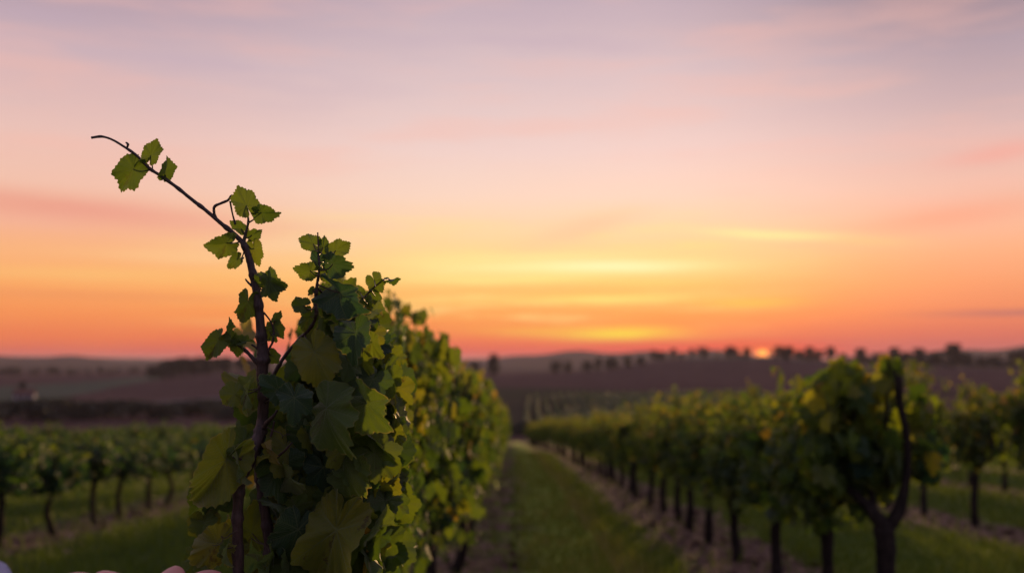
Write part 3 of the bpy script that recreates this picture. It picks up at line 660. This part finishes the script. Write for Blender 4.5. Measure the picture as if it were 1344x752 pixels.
for k, (par, tip, base, d, td, roll, wd, lb, fo, dr, wa, ti, at) in enumerate(L):
    me, B = leafm(tip, base, d, td, roll, wd, lb * .6, fo * 1.2 + .04, dr + .15, wa * 1.35, ti + (.08 if base[1] > 420 else 0), 200 + k, at, 0, .85)
    o = link('leaf', me, par, B)
# filler foliage deeper inside the same vine
rs = np.random.default_rng(5); pos = []
LOD15 = [leaf_template(72, [.3, .6, .85, 1.0], .3 + .4 * (s % 2), s + 60, .95, rs.uniform(-.1, .3), rs.uniform(.1, .5), 1.0) for s in range(6)]
def fill(poly_rows, n, d0, d1):
    for _ in range(n):
        t = rs.random(); y = np.interp(t, [0, 1], [poly_rows[0][0], poly_rows[-1][0]])
        yy = [r[0] for r in poly_rows]; x = rs.uniform(np.interp(y, yy, [r[1] for r in poly_rows]), np.interp(y, yy, [r[2] for r in poly_rows]))
        pos.append(tuple(H(x, y, rs.uniform(d0, d1))))
fill([(395, 445, 470), (430, 425, 500), (480, 400, 520), (540, 385, 525), (600, 370, 530), (680, 365, 520), (745, 370, 510)], 620, 1.42, 1.8)
fill([(500, 352, 420), (560, 350, 420), (640, 352, 420), (750, 360, 430)], 60, 1.40, 1.5)
fill([(440, 395, 450), (500, 405, 500), (560, 400, 520), (620, 395, 520), (700, 400, 500), (750, 400, 490)], 70, 1.33, 1.42)
fill([(500, 325, 345), (560, 300, 335), (640, 270, 300), (700, 255, 300), (750, 255, 300)], 14, 1.33, 1.42)
fill([(580, 350, 380), (750, 352, 400)], 26, 1.31, 1.42)
pos = np.array(pos); n = len(pos)
nrm = rs.normal(0, .5, (n, 3)) + np.array([.25, -.8, .3]); ax = rs.normal(0, .45, (n, 3)) + np.array([0, 0, -.8])
v, f, a = cloud(pos, ax, nrm, .050 * (.55 + .8 * rs.random(n)), np.clip(.48 + rs.normal(0, .20, n), 0, .92), LOD15)
link('foliage', mesh('vine_foliage', v, f, M_LEAF, a), hero)

# ------------------------------------------------------------------ hand holding the vine low down
def skin_body(name, chains, mat, parent, scale=1.0):
    me = bpy.data.meshes.new(name); V = []; Eg = []; Rd = []
    for ch in chains:
        prev = ch[0] if isinstance(ch[0], int) else None
        for it in ch[(1 if prev is not None else 0):]:
            V.append(tuple(it[0])); Rd.append(it[1]); i = len(V) - 1
            if prev is not None: Eg.append((prev, i))
            prev = i
    me.from_pydata(V, Eg, []); o = link(name, me, parent)
    o.modifiers.new('skin', 'SKIN')
    if not me.skin_vertices: 
        bpy.context.view_layer.objects.active = o
    sv = me.skin_vertices[0].data
    for i, r in enumerate(Rd):
        rr = r if isinstance(r, tuple) else (r, r); sv[i].radius = (rr[0] * .001, rr[1] * .001)
    sv[0].use_root = True
    s = o.modifiers.new('sub', 'SUBSURF'); s.levels = 2; s.render_levels = 2
    dg = bpy.context.evaluated_depsgraph_get(); m2 = bpy.data.meshes.new_from_object(o.evaluated_get(dg))
    o.modifiers.clear(); o.data = m2; m2.materials.clear(); m2.materials.append(mat)
    m2.polygons.foreach_set('use_smooth', np.ones(len(m2.polygons), dtype=bool)); return o
m, N = newmat('skin'); tx = N.n('ShaderNodeTexCoord'); nz = N.noise(tx.outputs['Object'], 90, 4, .6)
p = N.n('ShaderNodeBsdfPrincipled'); N.put(p.inputs['Base Color'], N.mix(nz, (.50, .19, .17, 1), (.62, .30, .25, 1))); p.inputs['Roughness'].default_value = .5
p.inputs['Subsurface Weight'].default_value = .15; p.inputs['Subsurface Radius'].default_value = (.01, .004, .002); N.put(p.inputs['Normal'], bump(N, nz, .3, .001)); out(N, p.outputs[0]); M_SKIN = m
m, N = newmat('sleeve_cloth'); tx = N.n('ShaderNodeTexCoord'); nz = N.noise(tx.outputs['Object'], 300, 3); out(N, principled(N, N.mix(nz, (.30, .28, .38, 1), (.42, .39, .50, 1)), .9, .2, bump(N, nz, .5, .002))); M_CLOTH = m
hp = P(60, 800, 1.0); person = empty('person', hp)
tag(person, 'hand in a pale sleeve reaching up from below to grip the close-up vine', 'person')
def Q(px, py, d): return P(px, py, d) - hp
ch = [[(Q(-150, 850, .92), 30), (Q(-60, 822, .95), 27), (Q(20, 800, .99), (26, 20)), (Q(75, 797, 1.03), (30, 16)), (Q(120, 800, 1.07), (28, 14))]]
B0 = 4
def finger(pts, rad): ch.append([B0] + [(Q(*p), r) for p, r in zip(pts, rad)])
finger([(136, 761, 1.06), (180, 780, 1.11), (210, 770, 1.14), (229, 756, 1.16), (239, 754, 1.17)], [17, 12, 12, 14.5, 12])
finger([(152, 785, 1.09), (205, 790, 1.15), (246, 770, 1.19), (272, 759, 1.21), (296, 761, 1.22)], [13, 12, 11.5, 13.5, 11])
finger([(150, 800, 1.10), (205, 808, 1.18), (248, 794, 1.23), (276, 784, 1.26), (288, 784, 1.265)], [11, 9.2, 8.4, 7.6, 5.2])
finger([(140, 818, 1.09), (190, 828, 1.16), (225, 816, 1.21), (248, 808, 1.24), (256, 808, 1.245)], [10, 8.2, 7.4, 6.8, 4.8])
ch.append([3] + [(Q(106, 764, 1.03), 15), (Q(150, 790, 1.0), 13), (Q(190, 800, 1.02), 9.5), (Q(222, 795, 1.05), 7)])
skin_body('hand', ch, M_SKIN, person)
def sleeve():
    pts = [Q(-400, 930, .85), Q(-250, 880, .89), Q(-120, 838, .93), Q(-20, 800, .96), Q(4, 793, .97)]
    return tube(pts, [.055, .048, .044, .041, .042], 28, .05, 6)
link('sleeve', mesh('sleeve', *sleeve(), M_CLOTH), person)

# ------------------------------------------------------------------ distant trees
def make_tree(seed, h, spread, shape, n=900):
    rs = np.random.default_rng(seed); root = empty('tree', (0, 0, 0)); parts = [tube([(0, 0, -.4), (rs.normal(0, .1), rs.normal(0, .1), h * .3), (rs.normal(0, .3), rs.normal(0, .3), h * .75)], [h * .032, h * .024, h * .008], 8, .2, 4, random)]
    cl = []
    for i in range(16):
        t = rs.uniform(.2, .92); a = rs.uniform(0, 6.28); rr = spread * (1 - t * .8 if shape == 'cone' else math.sin(math.pi * min(1, t * .8 + .2)) ** .6) * rs.uniform(.5, 1)
        e = (math.cos(a) * rr, math.sin(a) * rr, h * t + h * .06)
        parts.append(tube([(0, 0, h * t * .75), (e[0] * .5, e[1] * .5, h * t * .9), e], [h * .012, h * .008, h * .004], 5, .2, 3, random)); cl.append(e)
    cl.append((0, 0, h * .9)); cl = np.array(cl); k = rs.integers(0, len(cl), n)
    pos = cl[k] + rs.normal(0, 1, (n, 3)) * np.array([spread * .30, spread * .30, h * .09])
    pos[:, 2] = np.clip(pos[:, 2], h * .12, h)
    v, f = join(parts); link('trunk', mesh('tree_trunk', v, f, M_WOOD), root)
    tp = [leaf_template(8, [1.0], .3, s, .9, .2, .3, 1, teeth=0) for s in range(3)]
    v, f, a = cloud(pos, rs.normal(0, 1, (n, 3)), rs.normal(0, 1, (n, 3)), h * .075 * (.5 + rs.random(n)), rs.random(n), tp)
    link('crown', mesh('tree_crown', v, f, M_TREE, a), root); return root
tps = [make_tree(1, 10, 3.0, 'round'), make_tree(2, 10, 2.3, 'cone'), make_tree(3, 10, 3.6, 'round'), make_tree(4, 10, 2.0, 'cone', 700)]
bush = [make_tree(5, 5, 2.6, 'round', 900), make_tree(6, 5, 3.2, 'round', 900)]
def put_tree(protos, i, px, r, ytop, label, group, wd=1.0, base_h=10):
    p = protos[i % len(protos)]
    if p.name in used: o = copy_tree(p)
    else: o = p; used.add(p.name)
    g = on_ground(px, r, .1); dep = r * math.cos(az_of(px)); ztop = 1.1 - (ytop - 475) * dep / FPX; s = max(.25, (ztop - g.z) / base_h)
    o.location = g; o.scale = (s * wd, s * wd, s); o.rotation_euler.z = random.uniform(0, 6.28); tag(o, label, 'tree', group)
ridge = [(959,458),(980,460),(1023,458),(1036,458),(1048,463),(1061,459),(1075,463),(1090,459),(1106,467),(1128,461),(1152,466),(1172,460),(1188,465),(1206,461),(1231,465),(1250,455),(1264,466),(1285,471),(1305,470),(1328,465),(1342,462)]
for i, (px, yt) in enumerate(ridge):
    lab = (f'{ORD[i - 2]} dark tree to the right of the setting sun on the ridge' if 2 <= i < 22 else ('dark tree just left of the setting sun on the ridge' if i == 1 else 'second dark tree left of the setting sun on the ridge'))
    if px == 1250: lab = 'tallest dark tree on the ridge toward the right, standing above its neighbours'
    put_tree(tps, i, px, 742 + random.uniform(-8, 10), yt - 3, lab, 'trees along the ridge', 1.55)
for i, (px, yt, r) in enumerate([(940,463,745),(921,456,750),(907,458,750),(893,464,740),(883,458,745),(868,462,735),(857,460,740),(840,468,700),(823,467,700),(802,469,700),(785,470,690),(770,474,690),(746,474,690),(731,474,690)]):
    put_tree(tps, i + 1, px, r, yt, f'{ORD[i + 2]} dim tree left of the setting sun along the ridge', 'trees along the ridge', 1.25)
for i in range(19):
    put_tree(bush, i, 952 + i * 21 + random.uniform(-5, 5), 735 + random.uniform(-8, 14), 468 + .012 * i * 21 + random.uniform(-2.5, 2), f'{ORD[i]} low bushy tree from the sun, filling gaps along the right ridge', 'low trees along the ridge', 1.9, 5)
put_tree(tps, 0, 648, 560, 465, 'lone dark tree rising above the far end of the leafy row', 'lone trees in the fields', .62)
put_tree(tps, 2, 622, 640, 474, 'low dark tree left of the lone tree above the leafy row', 'lone trees in the fields', .9)
put_tree(tps, 1, 33, 345, 502, 'dim lone tree above the small pale house in the left valley', 'lone trees in the fields', .7)
for i in range(16):
    px = 204 + i * 10 + random.uniform(-3, 3)
    put_tree(tps, i, px, 640 + random.uniform(-20, 20), np.interp(px, [204, 235, 300, 360], [480, 471, 469, 473]) + random.uniform(-2, 2), f'{ORD[i]} tree from the left in the dark wood on the left hill', 'wood on the left hill', 1.2)
for i in range(18):
    px = -10 + i * 13 + random.uniform(-4, 4)
    put_tree(tps, i + 2, px, 1050 + random.uniform(-60, 60), 484 + random.uniform(-3, 2.5), f'{ORD[i]} small far tree from the left in the line across the left valley', 'tree line across the left valley', 1.6)
for i in range(20):
    px = -22 + i * 20.5 + random.uniform(-4, 4)
    put_tree(bush, i, px, 205 + random.uniform(-14, 16), 530 + random.uniform(-7, 4), f'{ORD[i]} bushy tree from the left in the dark thicket behind the left rows', 'dark thicket behind the left rows', 1.75, 5)
for i in range(9):
    px = 636 + i * 11
    put_tree(bush, i, px, 122 + random.uniform(-3, 3), 556 + random.uniform(-4, 3), f'{ORD[i]} low bush from the left below the vineyard slope', 'low bushes below the vineyard slope', 1.0, 5)

# small pale house in the left valley
g = on_ground(36, 330); hs = empty('house', g, .3); hs.scale = (.66, .66, .66); tag(hs, 'small pale house half hidden behind the dark thicket on the left', 'house')
def box(x0, y0, z0, x1, y1, z1):
    V = [(x, y, z) for z in (z0, z1) for y in (y0, y1) for x in (x0, x1)]
    return V, [[0, 2, 3, 1], [4, 5, 7, 6], [0, 1, 5, 4], [1, 3, 7, 5], [3, 2, 6, 7], [2, 0, 4, 6]]
m, N = newmat('plaster'); tx = N.n('ShaderNodeTexCoord'); out(N, principled(N, N.mix(N.noise(tx.outputs['Object'], 2, 4), (.26, .25, .28, 1), (.34, .32, .35, 1)), .9, .2)); M_PL = m
m, N = newmat('roof_tiles'); tx = N.n('ShaderNodeTexCoord'); out(N, principled(N, N.mix(N.noise(tx.outputs['Object'], 4, 4), (.10, .05, .04, 1), (.16, .09, .07, 1)), .9, .2)); M_RF = m
m, N = newmat('dark_glass'); out(N, principled(N, (.02, .02, .025, 1), .1, .5)); M_GL = m
V, F = box(-4.2, -3, -1.5, 4.2, 3, 5.2); V += [(-4.2, 0, 7.2), (4.2, 0, 7.2)]; F += [[4, 6, 8], [5, 9, 7]]
link('wall', mesh('house_wall', V, F, M_PL, smooth=False), hs)
V = [(-4.6, -3.5, 4.9), (4.6, -3.5, 4.9), (4.6, 0, 7.35), (-4.6, 0, 7.35), (-4.6, 3.5, 4.9), (4.6, 3.5, 4.9), (-4.6, -3.5, 5.1), (4.6, -3.5, 5.1), (4.6, 0, 7.6), (-4.6, 0, 7.6), (-4.6, 3.5, 5.1), (4.6, 3.5, 5.1)]
rf = link('roof', mesh('house_roof', V, [[0, 3, 2, 1], [3, 4, 5, 2], [6, 7, 8, 9], [9, 8, 11, 10], [0, 1, 7, 6], [5, 4, 10, 11], [1, 2, 8, 7], [2, 5, 11, 8], [3, 0, 6, 9], [4, 3, 9, 10]], M_RF, smooth=False), hs)
link('chimney', mesh('chimney', *box(1.6, .3, 6.6, 2.3, 1.0, 8.3), M_PL, smooth=False), rf)
for x in (-2.8, -.7, 1.9):
    for z in (1.2, 3.4): link('window', mesh('house_window', *box(x, -3.04, z, x + .95, -2.96, z + 1.2), M_GL, smooth=False), hs)

# ------------------------------------------------------------------ rows on the far slope
def slope_row(x0, seed):
    rs = np.random.default_rng(seed); ysr = np.arange(121, 290, .8); V = []; F = []; AT = []
    prof = [(-.30, .25), (-.38, .8), (-.26, 1.35), (0, 1.55), (.26, 1.35), (.38, .8), (.30, .25)]
    base = Vector((x0 - .055 * 121, 121, 0)); xs = x0 + .02 * (ysr - 121) + .15 * np.sin(ysr * .05); zz = height(xs, ysr); b0 = (xs[0], ysr[0], zz[0])
    for i, y in enumerate(ysr):
        s = 1 + rs.normal(0, .12)
        for (px, pz) in prof:
            V.append((xs[i] + px * s * (1 + rs.normal(0, .15)) - b0[0], y - b0[1], zz[i] + pz * s * (1 + rs.normal(0, .06)) - b0[2])); AT.append((0, 0, np.clip(.5 + rs.normal(0, .14), 0, 1)))
    n = len(prof)
    for i in range(len(ysr) - 1):
        for k in range(n - 1): F.append([i * n + k, i * n + k + 1, (i + 1) * n + k + 1, (i + 1) * n + k])
    F.append(list(range(n))); o = link('vine_row', mesh('vine_row', V, F, M_LEAF2, AT, False), None, b0); return o
nrow = 30
for k in range(nrow):
    o = slope_row(1.5 + k * 2.25, 300 + k)
    tag(o, f'{ORD[k]} green vine row from the left on the distant striped slope' if k < 20 else 'green vine row on the distant striped slope, toward its right edge', 'vine row', 'vine rows on the distant slope')

# ------------------------------------------------------------------ grass and litter on the ground
m, N = newmat('grass_blades'); at = N.n('ShaderNodeAttribute', attribute_name='leaf'); a_, b_, t_ = N.sep(at.outputs['Vector'])
gcol = N.ramp(t_, [(0, (.035, .075, .012, 1)), (.5, (.12, .175, .020, 1)), (.85, (.26, .25, .04, 1)), (1, (.34, .26, .09, 1))])
p_ = principled(N, gcol, .6, .3); tr = N.n('ShaderNodeBsdfTranslucent'); N.put(tr.inputs[0], N.mix(.5, gcol, (.24, .32, .02, 1))); mx = N.n('ShaderNodeMixShader'); mx.inputs[0].default_value = .35
N.put(mx.inputs[1], p_); N.put(mx.inputs[2], tr.outputs[0]); out(N, mx.outputs[0]); M_GRASS = m
def grass(n):
    rs = np.random.default_rng(9); y = 4.5 + 30 * rs.random(n) ** 1.7; x = (rs.random(n) - .5) * 1.25 * (y + 2) + .1
    d = np.min(np.abs(x[:, None] - np.array(ROWX)[None]), 1)
    patch = np.sin(x * 2.1 + np.sin(y * 1.3) * 1.5) * np.sin(y * 1.1 + np.sin(x * 1.7))
    patch = .6 * patch + .5 * np.sin(x * 6.3 + y) * np.sin(y * 3.9 + np.sin(x * 5)); keep = (d > .48 + .18 * patch) | (rs.random(n) < .10); x, y, patch = x[keep], y[keep], patch[keep]; n = len(x)
    z = height(x, y); tall = np.abs(x - .86) < .14
    h = (.04 + .07 * rs.random(n)) * (1 + .55 * patch) * np.where(tall, 1.5, 1) * np.where(np.abs(x - .35) < .2, .7, 1); wd = .0035 + y * .00045
    a = rs.random(n) * 6.28; lx, ly = rs.normal(0, .4, (2, n)) * h
    V = np.zeros((n, 3, 3)); V[:, 0] = np.stack([x - wd * np.cos(a), y - wd * np.sin(a), z - .004], 1); V[:, 1] = np.stack([x + wd * np.cos(a), y + wd * np.sin(a), z - .004], 1); V[:, 2] = np.stack([x + lx, y + ly, z + h], 1)
    t = np.clip(.44 + rs.normal(0, .16, n) + .18 * patch + .24 * (np.abs(x - .42) < .36) - .22 * (x < -.6) - .22 * (np.abs(x - 1.15) < .2) + np.where(tall, .32, 0), 0, 1)  # lane-centre blades tinted lighter, partly light put into the colour
    return V.reshape(-1, 3), np.arange(n * 3).reshape(-1, 3), np.repeat(np.column_stack([t * 0, t * 0, t]), 3, 0)
V, F, a = grass(200000); tag(link('grass', mesh('grass', V, F, M_GRASS, a, False)), 'short green grass growing between the vine rows', 'grass', kind='stuff')
n = 5000; rs = np.random.default_rng(12); y = 4 + 24 * rs.random(n) ** 1.5; rx = np.array(ROWX)[rs.integers(2, 8, n)]; x = rx + rs.normal(0, .28, n)
pos = np.stack([x, y, height(x, y) + .012], 1); ax = rs.normal(0, 1, (n, 3)) * np.array([1, 1, .2]); nrm = rs.normal(0, .3, (n, 3)) + np.array([0, 0, 1])
m, N = newmat('dry_leaf'); at = N.n('ShaderNodeAttribute', attribute_name='leaf'); a_, b_, t_ = N.sep(at.outputs['Vector']); out(N, principled(N, N.ramp(t_, [(0, (.08, .045, .03, 1)), (.6, (.20, .12, .085, 1)), (1, (.34, .22, .15, 1))]), .8, .2)); M_DRY = m
v, f, a = cloud(pos, ax, nrm, .06 * (.5 + rs.random(n)), rs.random(n), LOD2)
tag(link('fallen_leaves', mesh('fallen_leaves', v, f, M_DRY, a)), 'dry brown leaf litter on bare soil under the vine rows', 'leaf litter', kind='stuff')

# ------------------------------------------------------------------ evening air
HAZE = 1
if HAZE:
    V, F = box(-9900, -9900, float(GH.min()) - 1, 9900, 9900, max(float(GH.max()) + 2, 30))
    m, N = newmat('evening_haze'); pv = N.n('ShaderNodeVolumePrincipled'); pv.inputs['Color'].default_value = (.76, .66, .78, 1); pv.inputs['Density'].default_value = .00009; pv.inputs['Anisotropy'].default_value = .2
    o_ = N.n('ShaderNodeOutputMaterial'); N.put(o_.inputs['Volume'], pv.outputs[0])
    tag(link('haze', mesh('haze', V, F, m, smooth=False)), 'thin violet evening haze over the valley', 'haze', kind='stuff')
